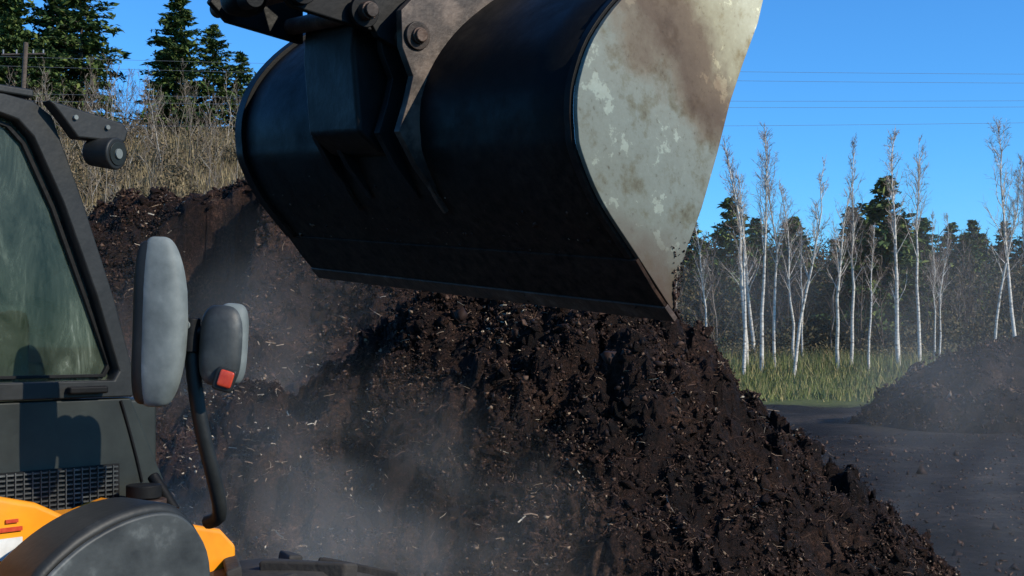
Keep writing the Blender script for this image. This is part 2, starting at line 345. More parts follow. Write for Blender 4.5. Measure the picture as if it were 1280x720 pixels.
for i,(x,y,s) in enumerate(bx):
    e=empty('birch_tree',(x,y,float(terr(x,y))-.1));e.scale=(s,s,s*rng.uniform(.94,1.06));e.rotation_euler=(rng.normal(0,.025),rng.normal(0,.05),rng.uniform(0,6.28))
    for me,nm in zip(tmpl[(i*4)%9],('trunk_and_limbs','twigs')): link(bpy.data.objects.new(nm,me),e)
M_wood=mat_island('bare_bark',[(0,(.035,.026,.02)),(.5,(.08,.058,.042)),(.9,(.15,.115,.085)),(1,(.36,.32,.28))])
def woodland(name,n,fx,fy,h0,h1,mat,r=.06,twr=.012):
    T=[cat(*bare_tree(8,r,16,4,.3,1.5,.12,twr,.05,.02,3)) for _ in range(6)]
    Vs=[];Fs=[];o=0
    for i in range(n):
        V,F=T[i%6];a=rng.uniform(0,6.28);s=rng.uniform(h0,h1)/8;x=fx();y=fy();c,sn=math.cos(a),math.sin(a)
        W=np.stack([V[:,0]*c-V[:,1]*sn,V[:,0]*sn+V[:,1]*c,V[:,2]],-1)*s+np.array([x,y,float(terr(x,y))-.1])
        Vs.append(W);Fs.append(F+o);o+=len(W)
    return mesh_np(name,np.concatenate(Vs),np.concatenate(Fs),mat)
woodland('bare_woodland',560,lambda:rng.uniform(8,75),lambda:rng.uniform(73,125),5.5,9.5,M_wood,.07,.018)
M_wood2=mat_island('hillside_bark',[(0,(.10,.07,.05)),(.5,(.18,.14,.10)),(.9,(.30,.25,.19)),(1,(.5,.46,.4))])
woodland('hillside_woodland',620,lambda:rng.uniform(-58,-9),lambda:rng.uniform(46,104),3.5,6.8,M_wood2,.05,.014)
def shrubs(name,n,m_,fx,fy,rad,hh,mat,q=.14):
    x=np.array([fx() for _ in range(n)]);y=np.array([fy() for _ in range(n)]);z=terr(x,y)
    S=rng.uniform(.6,1.2,n)
    D=rng.normal(size=(n,m_,3));D/=np.linalg.norm(D,axis=2)[:,:,None];D*=rng.uniform(.2,1,(n,m_,1))
    C=np.stack([x,y,z+hh*.45],-1)[:,None,:]+D*np.array([rad,rad,hh*.55])*S[:,None,None]
    C=C.reshape(-1,3);k=len(C);R=rotm(k);a=R[:,:,0]*q*rng.uniform(.5,1.4,(k,1));b_=R[:,:,1]*q*.5
    V=np.stack([C-a,C-b_,C+a,C+b_],1).reshape(-1,3)
    return mesh_np(name,V,np.arange(4*k).reshape(-1,4),mat)
M_sh1=mat_island('undergrowth_leaves',[(0,(.016,.020,.007)),(.5,(.038,.038,.013)),(.85,(.085,.060,.024)),(1,(.17,.12,.055))])
M_sh3=mat_island('verge_leaves',[(0,(.07,.065,.025)),(.5,(.13,.10,.045)),(1,(.24,.17,.08))])
M_sh2=mat_island('hillside_leaves',[(0,(.05,.045,.022)),(.5,(.115,.085,.048)),(1,(.22,.16,.09))])
shrubs('undergrowth',700,190,lambda:rng.uniform(7,75),lambda:rng.uniform(72,120),1.5,3.4,M_sh1,.15)
shrubs('woodland_foliage',560,420,lambda:rng.uniform(7,84),lambda:rng.uniform(80,130),2.1,7.6,M_sh1,.15)
shrubs('verge_shrubs',110,150,lambda:rng.uniform(9,45),lambda:rng.uniform(69,74),1.0,1.6,M_sh3,.08)
shrubs('hillside_brush',700,120,lambda:rng.uniform(-58,-8),lambda:rng.uniform(46,104),1.2,1.8,M_sh2,.11)
def conifer(h,w,irr=.25,lev=40,t0=.1):
    C=[];Dv=[];A=Acc();A.tube([(0,0,0),(0,0,h*.5),(0,0,h)],[h*.014,h*.009,.01],6)
    for l in range(lev):
        t=t0+(1-t0)*l/lev;gap=rng.uniform()<irr*.3
        nb=rng.integers(5,9)
        for k in range(nb):
            if gap and rng.uniform()<.6: continue
            az=rng.uniform(0,6.28);Lb=w*((1-t)**.75)*rng.uniform(1-irr*1.6,1+irr)+.15
            up=.35*t-.12+rng.normal(0,.08)
            d=np.array([math.cos(az),math.sin(az),up]);p0=np.array([0,0,t*h])
            A.tube([p0,p0+d*Lb*.6,p0+d*Lb+np.array([0,0,.05*Lb])],[h*.003,h*.002,.006],3)
            m_=int(10+Lb*16);f=rng.uniform(.25,1.03,m_)[:,None]
            C.append(p0+d*Lb*f+rng.normal(0,1,(m_,3))*np.array([.13,.13,.07])*(.5+Lb*.25));Dv.append(np.repeat(d[None],m_,0)+rng.normal(0,.45,(m_,3)))
    C=np.concatenate(C);D=np.concatenate(Dv);D/=np.linalg.norm(D,axis=1)[:,None];k=len(C)
    s=np.cross(D,rng.normal(0,.5,(k,3))+np.array([0,0,1]));s/=np.linalg.norm(s,axis=1)[:,None]
    q=h*.020*rng.uniform(.6,1.4,(k,1));V=np.stack([C-D*q,C+s*q*.4,C+D*q*1.1-np.array([0,0,.2])*q,C-s*q*.4],1).reshape(-1,3)
    tv,tf=A.get()
    return V,np.arange(4*k).reshape(-1,4),tv,tf
M_ndl=mat_island('conifer_needles',[(0,(.016,.036,.012)),(.5,(.05,.085,.02)),(.85,(.10,.14,.03)),(1,(.17,.19,.05))])
M_bark=mat_noise('conifer_bark',[(.3,(.03,.022,.016)),(.7,(.08,.06,.045))],3,.9,0)
CT=[]
for (h,w,irr) in [(10,2.0,.25),(10,2.9,.5),(10,2.4,.42),(10,1.6,.2)]:
    V,F,tv,tf=conifer(h,w,irr)
    a=mesh_np('needles',V,F,M_ndl);b_=mesh_np('trunk',tv,tf,M_bark,True);CT.append((a.data,b_.data));bpy.data.objects.remove(a);bpy.data.objects.remove(b_)
def con(name,x,y,h,k):
    e=empty(name,(x,y,float(terr(x,y))-.2),rng.uniform(0,6.28));e.scale=(h/10,)*3
    for me,nm in zip(CT[k],('needles','trunk')):
        link(bpy.data.objects.new(nm,me),e)
for x,y,h,k in [(-26.6,98,12.4,2),(-24.4,101,10,1),(-22.4,102,8,1),(-33.8,97,14,1),(-36.8,100,14.5,2),(-39.5,97,15,1),(-42.0,101,15,2),(-45,99,14,1),(-20.2,104,6.5,0),(-37.8,93,10,1),(-41.2,94,10,2),(-35,92,8,1),(-28.0,101,9,1)]: con('pine_tree',x,y,h,k)
for x,y,h,k in [(24.1,80,12.4,1),(14.9,84,11.5,2),(22.6,82,10.5,2),(47,118,10,0),(45,120,9,3),(49,117,10.5,2),(40,122,9,3),(52,118,9,1),(34,112,9.5,0),(16.6,84,9.5,3),(38,100,9,1),(30,105,9.5,2),(43,121,9.5,1),(25.6,82,10,2),(12.8,88,10,1),(28,88,9.5,2),(19.5,86,10,1),(33,90,9,1),(36,108,10,2),(26.5,94,9.5,1),(55,116,9,2),(21,92,10,0),(31,94,9.5,3),(17.8,90,10,2),(41,110,10,1)]: con('pine_tree',x,y,h,k)

e=empty('utility_pole',(-29.6,74,float(terr(-29.6,74))))
cyl('pole',(0,0,-.5),(.5,0,8.6),.14,M_pole,e,10); cyl('crossarm',(-1.0,.1,7.9),(1.6,.1,7.95),.06,M_pole,e,8)
for i,x in enumerate((-.9,-.1,.9,1.5)): cyl('insulator_%d'%(i+1),(x,.1,7.95),(x,.1,8.2),.05,M_wire,e,8)
cu=bpy.data.curves.new('power_lines','CURVE');cu.dimensions='3D';cu.bevel_depth=.009;cu.materials.append(M_wire)
def span(p0,p1,sag):
    sp=cu.splines.new('POLY');n=30;sp.points.add(n)
    for i in range(n+1):
        t=i/n;sp.points[i].co=(p0[0]+(p1[0]-p0[0])*t,p0[1]+(p1[1]-p0[1])*t,p0[2]+(p1[2]-p0[2])*t-sag*4*t*(1-t),1)
for z0,z1 in ((22.0,18.2),(21.4,17.7),(19.0,17.4),(18.5,17.1),(16.4,16.8)):
    span((-110,74,z0+1),(110,74,z1+1),2.4)
o=bpy.data.objects.new('power_lines',cu);link(o)

# ------------------------------------------------------------------ bucket
Rv=Vector((.555,4.4,0));U=Vector((.79,.61,0));Av=Vector((-.608,.787,.102))
def B(s,w,z): return Rv+U*s+Av*w+Vector((0,0,z))
back=[(.40,3.60),(.27,3.62),(.08,3.59),(-.06,3.53),(-.25,3.38),(-.378,3.226),(-.437,3.09),(-.451,3.0),(-.447,2.92),(-.431,2.843),(-.342,2.688),(-.175,2.505),(0,2.314)]
def cr(pts,k=4):
    out=[];P=[pts[0]]+pts+[pts[-1]]
    for i in range(1,len(P)-2):
        for j in range(k):
            t=j/k;a,b_,c,d=P[i-1],P[i],P[i+1],P[i+2]
            out.append(tuple(.5*((2*b_[q])+(-a[q]+c[q])*t+(2*a[q]-5*b_[q]+4*c[q]-d[q])*t*t+(-a[q]+3*b_[q]-3*c[q]+d[q])*t**3) for q in (0,1)))
    out.append(pts[-1]);return out
bk=cr(back,4)
front=[(.01,2.42),(.075,2.56),(.143,2.694),(.225,2.90),(.291,3.089),(.36,3.24),(.446,3.41),(.475,3.50),(.46,3.57)]
bucket=empty('loader_bucket')
W=2.54
m,nt,b=mat_base('bucket_shell_paint');L=nt.links
tc=N(nt,'ShaderNodeTexCoord')
n1=N(nt,'ShaderNodeTexNoise',Scale=3,Detail=9,Roughness=.7);L.new(tc.outputs['Object'],n1.inputs['Vector'])
n2=N(nt,'ShaderNodeTexNoise',Scale=22,Detail=8,Roughness=.75);L.new(tc.outputs['Object'],n2.inputs['Vector'])
sp=N(nt,'ShaderNodeSeparateXYZ');L.new(tc.outputs['Object'],sp.inputs[0])
ma=N(nt,'ShaderNodeMath',operation='MULTIPLY_ADD');L.new(n1.outputs['Fac'],ma.inputs[0]);ma.inputs[1].default_value=-1.0;L.new(sp.outputs['Z'],ma.inputs[2])
dr=N(nt,'ShaderNodeMapRange');dr.inputs[1].default_value=2.55;dr.inputs[2].default_value=2.0;L.new(ma.outputs[0],dr.inputs[0])
c1=ramp(nt,n2.outputs['Fac'],[(.3,(.003,.003,.0032)),(.64,(.006,.006,.006)),(.8,(.028,.023,.02))])
c2=ramp(nt,n2.outputs['Fac'],[(.35,(.010,.006,.0045)),(.7,(.06,.033,.021))])
mx=N(nt,'ShaderNodeMix',data_type='RGBA');L.new(dr.outputs[0],mx.inputs[0]);L.new(c1.outputs[0],mx.inputs[6]);L.new(c2.outputs[0],mx.inputs[7]);L.new(mx.outputs[2],b.inputs['Base Color'])
rn=ramp(nt,n1.outputs['Fac'],[(.35,(.36,)*3),(.65,(.6,)*3)])
rr=N(nt,'ShaderNodeMix',data_type='RGBA');L.new(dr.outputs[0],rr.inputs[0]);L.new(rn.outputs[0],rr.inputs[6]);rr.inputs[7].default_value=(.85,.85,.85,1);L.new(rr.outputs[2],b.inputs['Roughness'])
b.inputs['Specular IOR Level'].default_value=.09
bp=N(nt,'ShaderNodeBump',Strength=.15,Distance=.01);L.new(n2.outputs['Fac'],bp.inputs['Height']);L.new(bp.outputs[0],b.inputs['Normal'])
M_shell=m
nb=len(bk);nw=12
V=[B(s,w,z) for w in np.linspace(.0,W,nw) for s,z in bk]
F=[(i*nb+j,i*nb+j+1,(i+1)*nb+j+1,(i+1)*nb+j) for i in range(nw-1) for j in range(nb-1)]
sh=add('shell',V,F,M_shell,bucket,smooth=True)
so=sh.modifiers.new('s','SOLIDIFY');so.thickness=.016;so.offset=0
m,nt,b=mat_base('worn_end_plate');L=nt.links
tc=N(nt,'ShaderNodeTexCoord')
dt=N(nt,'ShaderNodeVectorMath',operation='DOT_PRODUCT');L.new(tc.outputs['Object'],dt.inputs[0]);dt.inputs[1].default_value=(.502,.388,.77)
n1=N(nt,'ShaderNodeTexNoise',Scale=2.6,Detail=10,Roughness=.62);L.new(tc.outputs['Object'],n1.inputs['Vector'])
ma=N(nt,'ShaderNodeMath',operation='MULTIPLY_ADD');L.new(n1.outputs['Fac'],ma.inputs[0]);ma.inputs[1].default_value=.55;L.new(dt.outputs['Value'],ma.inputs[2])
mr=N(nt,'ShaderNodeMapRange');mr.inputs[1].default_value=3.9;mr.inputs[2].default_value=5.2;L.new(ma.outputs[0],mr.inputs[0])
rp=ramp(nt,mr.outputs[0],[(.0,(.115,.12,.09)),(.35,(.15,.17,.145)),(.50,(.17,.185,.155)),(.57,(.135,.11,.075)),(.63,(.085,.055,.033)),(.74,(.13,.09,.053)),(.82,(.30,.27,.17)),(1,(.46,.44,.31))])
n2=N(nt,'ShaderNodeTexNoise',Scale=5,Detail=14,Roughness=.68);L.new(tc.outputs['Object'],n2.inputs['Vector'])
r2=ramp(nt,n2.outputs['Fac'],[(.30,(.30,.20,.13)),(.41,(.72,.64,.52)),(.49,(1,1,1)),(.585,(1.05,1.05,1.05)),(.60,(1.6,1.63,1.6)),(.68,(1.6,1.6,1.6))])
mx=N(nt,'ShaderNodeMix',data_type='RGBA',blend_type='MULTIPLY');mx.inputs[0].default_value=1;L.new(rp.outputs[0],mx.inputs[6]);L.new(r2.outputs[0],mx.inputs[7])
n3=N(nt,'ShaderNodeTexNoise',Scale=42,Detail=6,Roughness=.7);L.new(tc.outputs['Object'],n3.inputs['Vector'])
r3=ramp(nt,n3.outputs['Fac'],[(.28,(.35,.27,.2)),(.40,(.92,.9,.88)),(.6,(1,1,1)),(.75,(1.25,1.25,1.25))])
mx2=N(nt,'ShaderNodeMix',data_type='RGBA',blend_type='MULTIPLY');mx2.inputs[0].default_value=.8;L.new(mx.outputs[2],mx2.inputs[6]);L.new(r3.outputs[0],mx2.inputs[7])
sp=N(nt,'ShaderNodeSeparateXYZ');L.new(tc.outputs['Object'],sp.inputs[0])
mf=N(nt,'ShaderNodeMath',operation='MULTIPLY_ADD');L.new(n1.outputs['Fac'],mf.inputs[0]);mf.inputs[1].default_value=-.8;L.new(sp.outputs['Z'],mf.inputs[2])
mg=N(nt,'ShaderNodeMapRange');mg.inputs[1].default_value=2.28;mg.inputs[2].default_value=1.95;L.new(mf.outputs[0],mg.inputs[0])
mx3=N(nt,'ShaderNodeMix',data_type='RGBA');L.new(mg.outputs[0],mx3.inputs[0]);L.new(mx2.outputs[2],mx3.inputs[6]);mx3.inputs[7].default_value=(.07,.045,.028,1)
L.new(mx3.outputs[2],b.inputs['Base Color']);b.inputs['Roughness'].default_value=.6;b.inputs['Metallic'].default_value=.1;b.inputs['Specular IOR Level'].default_value=.3
bp=N(nt,'ShaderNodeBump',Strength=.3,Distance=.01);L.new(n2.outputs['Fac'],bp.inputs['Height']);L.new(bp.outputs[0],b.inputs['Normal'])
M_plate=m
prof=bk+front
extrude_poly('end_plate_1',prof,-.03,-.008,M_plate,bucket,.003,T=B)
extrude_poly('end_plate_2',prof,W+.008,W+.03,M_plate,bucket,.003,T=B)
def strip(name,pts,out,w0,w1,mat):
    n=len(pts);c=[];
    for i,p in enumerate(pts):
        a=pts[max(i-1,0)];b_=pts[min(i+1,n-1)];tx,tz=b_[0]-a[0],b_[1]-a[1];l=math.hypot(tx,tz);c.append((p[0]+tz/l*out,p[1]-tx/l*out))
    V=[];F=[]
    for w in (w0,w1):
        V+=[B(p[0],w,p[1]) for p in pts]+[B(q[0],w,q[1]) for q in c]
    for i in range(n-1):
        F+=[(i,i+1,n+i+1,n+i),(2*n+i,3*n+i,3*n+i+1,2*n+i+1),(n+i,n+i+1,3*n+i+1,3*n+i),(i,2*n+i,2*n+i+1,i+1)]
    F+=[(0,n,3*n,2*n),(n-1,3*n-1,4*n-1,2*n-1)]
    return add(name,V,F,mat,bucket,.003)
strip('rim_flange_1',bk[2:-4],.014,-.006,.025,M_shell)
strip('rim_flange_2',bk[2:-4],.028,W-.07,W+.005,M_shell)
strip('cutting_edge',[(-.17,2.500),(-.09,2.403),(0.008,2.303)],.016,-.028,W+.02,M_shell)
strip('worn_lip',[(-.035,2.345),(0.014,2.296)],.022,-.036,W+.02,M_rust)
fin=[(-.36,2.68),(-.47,2.80),(-.555,2.93),(-.515,3.05),(-.49,3.15),(-.54,3.26),(-.545,3.40),(-.45,3.50),(-.30,3.62),(.05,3.72),(.12,3.60),(-.06,3.52),(-.25,3.37),(-.37,3.22),(-.44,3.0),(-.42,2.84)]
M_fin=mat_noise('scuffed_bracket',[(.35,(.008,.006,.005)),(.5,(.035,.024,.018)),(.65,(.11,.08,.06))],7,.5,.2,40,metal=.1,dist=.01,spec=.3)
for i,w in enumerate((.93,1.60)):
    extrude_poly('hinge_bracket_%d'%(i+1),fin,w-.02,w+.02,M_fin if i==0 else M_black,bucket,.004,T=B)
    extrude_poly('hinge_bracket_inner_%d'%(i+1),fin,w+(.13 if i==0 else -.17),w+(.17 if i==0 else -.13),M_black,bucket,.004,T=B)
strip('brace_rib_1',bk[30:42],.03,.92,.94,M_rust);strip('brace_rib_2',bk[30:42],.03,1.59,1.61,M_shell)
def pin(name,s,z,w0,w1,r,mat=M_rust):
    cyl(name,B(s,w0,z),B(s,w1,z),r,mat,bucket,24)
pin('pin_lower',-.475,3.31,.88,1.68,.032);pin('pin_boss_1',-.475,3.31,.893,.912,.055,M_fin);pin('pin_head_1',-.475,3.31,.865,.89,.026,M_rust)
extrude_poly('coupler_frame',[(-.40,2.84),(-.50,2.86),(-.60,2.93),(-.63,3.25),(-.60,3.62),(-.5,3.80),(-.3,3.80),(-.26,3.55),(-.40,3.3)],1.14,1.56,M_black,bucket,.02,T=B)
extrude_poly('coupler_plate',[(-.58,3.30),(-.46,3.26),(-.40,3.38),(-.46,3.58),(-.56,3.9),(-.68,3.9),(-.72,3.5)],1.02,1.06,M_black,bucket,.006,T=B)
pin('pin_2',-.66,3.385,.95,1.7,.035);pin('pin_boss_2',-.66,3.385,.985,1.01,.062,M_black);pin('pin_head_2',-.66,3.385,.93,.955,.028,M_fin)
pin('pin_3',-.93,3.43,.97,1.75,.035);pin('pin_boss_3',-.93,3.43,.985,1.01,.062,M_black);pin('pin_head_3',-.93,3.43,.945,.972,.028,M_fin)
lk=[(-.60,3.32),(-.95,3.36),(-1.03,3.43),(-.98,3.51),(-.60,3.48)]
extrude_poly('tilt_link',lk,1.03,1.07,M_black,bucket,.008,T=B)
extrude_poly('tilt_link_far',lk,1.6,1.64,M_black,bucket,.008,T=B)
superell('knuckle_casting',B(-1.06,1.22,3.43),(.08,.09,.10),M_black,bucket,.6,.7,(0,0,.65))
cyl('knuckle_bolt',B(-1.08,1.08,3.38),B(-1.08,1.24,3.38),.04,M_black,bucket)
def beam(name,pts,w0,w1,th,mat):
    poly=[(p[0],p[1]+th/2) for p in pts]+[(p[0],p[1]-th/2) for p in reversed(pts)]
    return extrude_poly(name,poly,w0,w1,mat,bucket,.02,T=B)
beam('lift_arm',[(-.42,3.80),(-.9,4.10),(-1.6,4.5),(-2.4,4.0),(-3.1,2.7)],1.2,1.45,.34,M_black)
cyl('tilt_cylinder_rod',B(-.98,1.33,3.50),B(-1.5,1.33,4.0),.035,M_wire,bucket)
cyl('tilt_cylinder',B(-1.4,1.33,3.92),B(-2.3,1.33,3.85),.07,M_black,bucket)
for k in range(3):
    tube('hydraulic_hose_%d'%(k+1),[B(-.5,1.1-.05*k,3.66),B(-.8,1.05-.05*k,3.50+.06*k),B(-1.0,1.08,3.8),B(-1.6,1.12,4.5),B(-2.4,1.15,4.1)],.016,M_black,bucket)
n=700;tt=rng.uniform(0,W,n);kk=.80+.19*rng.beta(3,1.2,n);P=[]
for t_,k_ in zip(tt,kk):
    i=min(int(k_*(nb-1)),nb-2);s,z=bk[i];P.append(B(s-.008,t_,z))
v,f=clumps(np.array([p[:] for p in P]),.004*np.exp(rng.normal(0,.5,n)));mesh_np('stuck_soil',v,f,M_clump,False,bucket)
n=200;P=[]
for _ in range(n):
    z=2.33+abs(rng.normal(0,.10));s1=(z-2.33)*.42;P.append(B(rng.uniform(-s1*.2,s1*.95),-.034,z)[:])
v,f=clumps(np.array(P),.003*np.exp(rng.normal(0,.5,n)));mesh_np('stuck_soil_plate',v,f,M_clump,False,bucket)
n=320;P=[]
for _ in range(n):
    q=abs(rng.normal(0,.22));P.append(B(.05+rng.normal(0,.05)+.10*q,rng.beta(1,3)*2.0,2.34-q)[:])
v,f=clumps(np.array(P),.005*np.exp(rng.normal(0,.6,n)),.7,.4);mesh_np('falling_compost',v,f,M_clump)

# ------------------------------------------------------------------ loader cab
ang=math.atan2(.77,.64);CO=Vector((-1.015,3.3,0))
cab=empty('wheel_loader',CO,ang)
fx,fy=math.cos(ang),math.sin(ang)
def WL(x,y,z):
    dx,dy=x-CO.x,y-CO.y;return (dx*fx+dy*fy,-dx*fy+dy*fx,z)
outer=[(-1.3,2.812),(-.36,2.812),(-.285,2.805),(-.235,2.775),(-.15,2.57),(-.06,2.326),(.005,2.11),(.0,2.06),(-1.3,2.06)]
inner=[(-1.22,2.765),(-.37,2.762),(-.325,2.752),(-.285,2.715),(-.205,2.56),(-.112,2.33),(-.045,2.13),(-.06,2.105),(-1.22,2.105)]
def frame(name,outer,inner,y0,y1,mat,bev=.006):
    n=len(outer);V=[];
    for y in(y0,y1): V+=[(p[0],y,p[1]) for p in outer]+[(p[0],y,p[1]) for p in inner]
    F=[]
    for i in range(n):
        j=(i+1)%n;F+=[(i,j,n+j,n+i),(2*n+i,3*n+i,3*n+j,2*n+j),(i,2*n+i,2*n+j,j),(n+i,n+j,3*n+j,3*n+i)]
    return add(name,V,F,mat,cab,bev)
frame('door_frame',outer,inner,-.01,.05,M_blackm);frame('far_door_frame',outer,inner,1.25,1.31,M_blackm)
inn2=[(p[0]-.012*(1 if p[0]>-1 else -1),p[1]+(.012 if p[1]<2.2 else -.012)) for p in inner]
frame('glass_seal',[(p[0]+.004*(1 if p[0]>-1 else -1),p[1]+(-.004 if p[1]<2.2 else .004)) for p in inn2],[(p[0]-.004*(1 if p[0]>-1 else -1),p[1]+(.004 if p[1]<2.2 else -.004)) for p in inn2],.018,.028,M_black,.001)
m,nt,b=mat_base('cab_glass');L=nt.links
out=nt.nodes['Material Output'];nt.nodes.remove(b)
tc=N(nt,'ShaderNodeTexCoord');mp=N(nt,'ShaderNodeMapping');mp.inputs['Rotation'].default_value=(0,.5,0);mp.inputs['Scale'].default_value=(3,3,1);L.new(tc.outputs['Object'],mp.inputs[0])
n1=N(nt,'ShaderNodeTexNoise',Scale=4,Detail=10,Roughness=.75);n1.inputs['Distortion'].default_value=.7;L.new(mp.outputs[0],n1.inputs['Vector'])
df=N(nt,'ShaderNodeBsdfDiffuse');dc=ramp(nt,n1.outputs['Fac'],[(.35,(.022,.032,.021)),(.55,(.055,.07,.05)),(.63,(.09,.11,.08)),(.70,(.28,.31,.26))]);L.new(dc.outputs[0],df.inputs[0])  # green-grey dusty film, with pale streaks painted in for reflections on the glass
tr=N(nt,'ShaderNodeBsdfTransparent');tr.inputs[0].default_value=(.45,.54,.43,1)
gl=N(nt,'ShaderNodeBsdfGlossy');gl.inputs['Roughness'].default_value=.03
m1=N(nt,'ShaderNodeMixShader');r1=ramp(nt,n1.outputs['Fac'],[(.35,(.55,)*3),(.7,(.88,)*3)]);L.new(r1.outputs[0],m1.inputs[0]);L.new(tr.outputs[0],m1.inputs[1]);L.new(df.outputs[0],m1.inputs[2])
fr=N(nt,'ShaderNodeFresnel');fr.inputs[0].default_value=1.3;m2=N(nt,'ShaderNodeMixShader');L.new(fr.outputs[0],m2.inputs[0]);L.new(m1.outputs[0],m2.inputs[1]);L.new(gl.outputs[0],m2.inputs[2]);L.new(m2.outputs[0],out.inputs[0])
M_glass=m
add('door_glass',[(p[0],.03,p[1]) for p in inner],[tuple(range(len(inner)))],M_glass,cab)
add('far_door_glass',[(p[0],1.28,p[1]) for p in inner],[tuple(range(len(inner)))],M_glass,cab)
add('windscreen',[(-.235,.06,2.77),(-.235,1.24,2.77),(.0,1.24,2.09),(.0,.06,2.09)],[(0,1,2,3)],M_glass,cab)
M_panel=mat_noise('cab_panel',[(.3,(.010,.0115,.010)),(.6,(.024,.028,.024)),(.8,(.06,.06,.05))],5,.45,.05,40,dist=.01,spec=.3)
extrude_poly('lower_panel',[(-1.3,2.057),(-.002,2.057),(.10,1.83),(.10,1.3),(-1.3,1.3)],.0,.05,M_panel,cab,.006)
tube('panel_seam',[(-.035,-.002,2.05),(.0,-.002,1.95),(.03,-.002,1.83)],.004,M_black,cab)
box('door_handle',-.20,-.09,-.035,-.012,2.072,2.092,M_black,cab,.006)
box('cab_floor',-1.3,.1,.06,1.25,1.3,1.5,M_panel,cab);box('cab_rear',-1.32,-1.26,.06,1.25,1.5,2.8,M_panel,cab)
box('front_cowl',-.02,.12,.06,1.25,1.5,2.05,M_panel,cab)
box('roof',-1.34,-.28,-.004,1.31,2.814,2.835,M_blackm,cab,.006)
superell('seat_back',(-.75,.6,2.2),(.09,.24,.36),M_blackm,cab,.4,.4,(0,-.12,0));superell('seat_cushion',(-.5,.6,1.85),(.27,.25,.09),M_blackm,cab,.4,.4)
superell('headrest',(-.80,.6,2.6),(.05,.13,.09),M_blackm,cab,.5,.5)
tube('steering_wheel',[(-.2+.06*math.sin(t),.6+.17*math.cos(t),2.15+.15*math.sin(t)) for t in [i*math.pi/6 for i in range(12)]],.014,M_black,cab,True)
cyl('steering_column',(-.2,.6,2.15),(-.05,.6,1.6),.03,M_black,cab);box('console',-.6,-.1,.2,.38,1.5,2.15,M_greyp,cab,.03)
box('control_lever_box',-.32,-.22,.12,.2,2.1,2.3,M_greyp,cab,.02);cyl('control_lever',(-.27,.16,2.3),(-.25,.16,2.42),.012,M_black,cab)
box('grille_back',-.7,-.045,-.012,-.002,1.775,1.885,M_black,cab,0)
for i in range(9):
    z=1.782+i*.0118;box('grille_slat_%d'%(i+1),-.69,-.055,-.022,-.013,z,z+.004,M_dgrey,cab,0)
for i in range(28):
    x=-.68+i*.0225;box('grille_bar_%d'%(i+1),x,x+.0025,-.026,-.0225,1.778,1.884,M_dgrey,cab,0)
extrude_poly('lamp_bracket',[(-.27,2.805),(-.06,2.775),(-.045,2.755),(-.055,2.725),(-.19,2.72),(-.235,2.77)],-.055,-.012,M_blackm,cab,.006)
cyl('lamp_bolt_1',(-.20,-.063,2.77),(-.20,-.055,2.77),.006,M_greyp,cab,10,0)
cyl('lamp_bolt_2',(-.11,-.063,2.757),(-.11,-.055,2.757),.006,M_greyp,cab,10,0)
lc=Vector((-.115,-.06,2.69));ld=Vector((.35,-1,-.1)).normalized()
cyl('lamp_body',lc+ld*-.05,lc+ld*.035,.034,M_blackm,cab,24,.006,r1=.042);cyl('lamp_lens',lc+ld*.034,lc+ld*.038,.03,M_panel,cab,24,.001);cyl('lamp_bulb',lc+ld*.037,lc+ld*.043,.013,M_greyp,cab,16,.001)
def warp1(p): 
    t=(p.z/.2); k=1-.24*max(t,0)**2-.16*max(-t,0)**2
    return (p.x*k+.014*(1-t*t),p.y*k,p.z)
superell('mirror_shell',WL(-.832,2.9,2.252),(.056,.042,.200),M_greyp,cab,.5,.72,(0,.03,-.95),warp=warp1)
superell('mirror_back',WL(-.852,2.896,2.250),(.048,.032,.192),M_blackm,cab,.5,.7,(0,.03,-.95),warp=warp1)
superell('small_mirror_shell',WL(-.692,2.95,2.196),(.052,.045,.097),M_dgrey,cab,.6,.65,(0,.06,-.75))
superell('small_mirror_rim',WL(-.672,2.962,2.200),(.038,.040,.098),M_greyp,cab,.55,.65,(0,.06,-.75))
superell('red_reflector',WL(-.672,2.903,2.118),(.017,.010,.020),M_red,cab,.3,.3,(0,.3,-.8));superell('reflector_base',WL(-.676,2.908,2.116),(.024,.010,.028),M_blackm,cab,.3,.3,(0,.3,-.8))
cyl('mirror_arm',WL(-.80,2.93,2.235),WL(-.70,2.96,2.225),.014,M_black,cab);cyl('mirror_clamp',WL(-.768,2.945,2.18),WL(-.766,2.945,2.262),.024,M_black,cab)
cyl('mirror_arm_2',WL(-.80,2.93,2.195),WL(-.72,2.96,2.19),.010,M_black,cab);cyl('clamp_bolt',WL(-.772,2.92,2.245),WL(-.770,2.93,2.245),.011,M_greyp,cab,12,.001)
tube('mirror_stalk',[WL(-.768,2.95,2.26),WL(-.764,2.95,2.15),WL(-.745,2.96,2.0),WL(-.722,3.0,1.87),WL(-.715,3.03,1.80),WL(-.725,3.06,1.765),WL(-.76,3.09,1.755)],.018,M_blackm,cab)
extrude_poly('side_pod',[(-2.3,1.98),(-1.25,1.93),(-.45,1.848),(-.36,1.825),(-.28,1.785),(-.2,1.785),(-.12,1.805),(-.08,1.79),(-.06,1.3),(-.5,1.0),(-2.3,1.0)],-.16,-.03,M_orange,cab,.015)
box('engine_hood',-2.5,-1.38,.0,1.3,1.3,2.1,M_orange,cab,.08)
extrude_poly('nose_panel',[(.0,1.72),(.12,1.715),(.22,1.69),(.27,1.64),(.27,1.4),(.0,1.4)],-.10,1.1,M_orange,cab,.015)
box('warning_label',-.47,-.40,-.166,-.1615,1.70,1.75,M_white,cab,0);box('warning_label_red',-.47,-.40,-.1665,-.1612,1.765,1.775,M_red,cab,0)
box('red_stripe',-.44,-.41,-.1665,-.1612,1.785,1.793,M_red,cab,0)
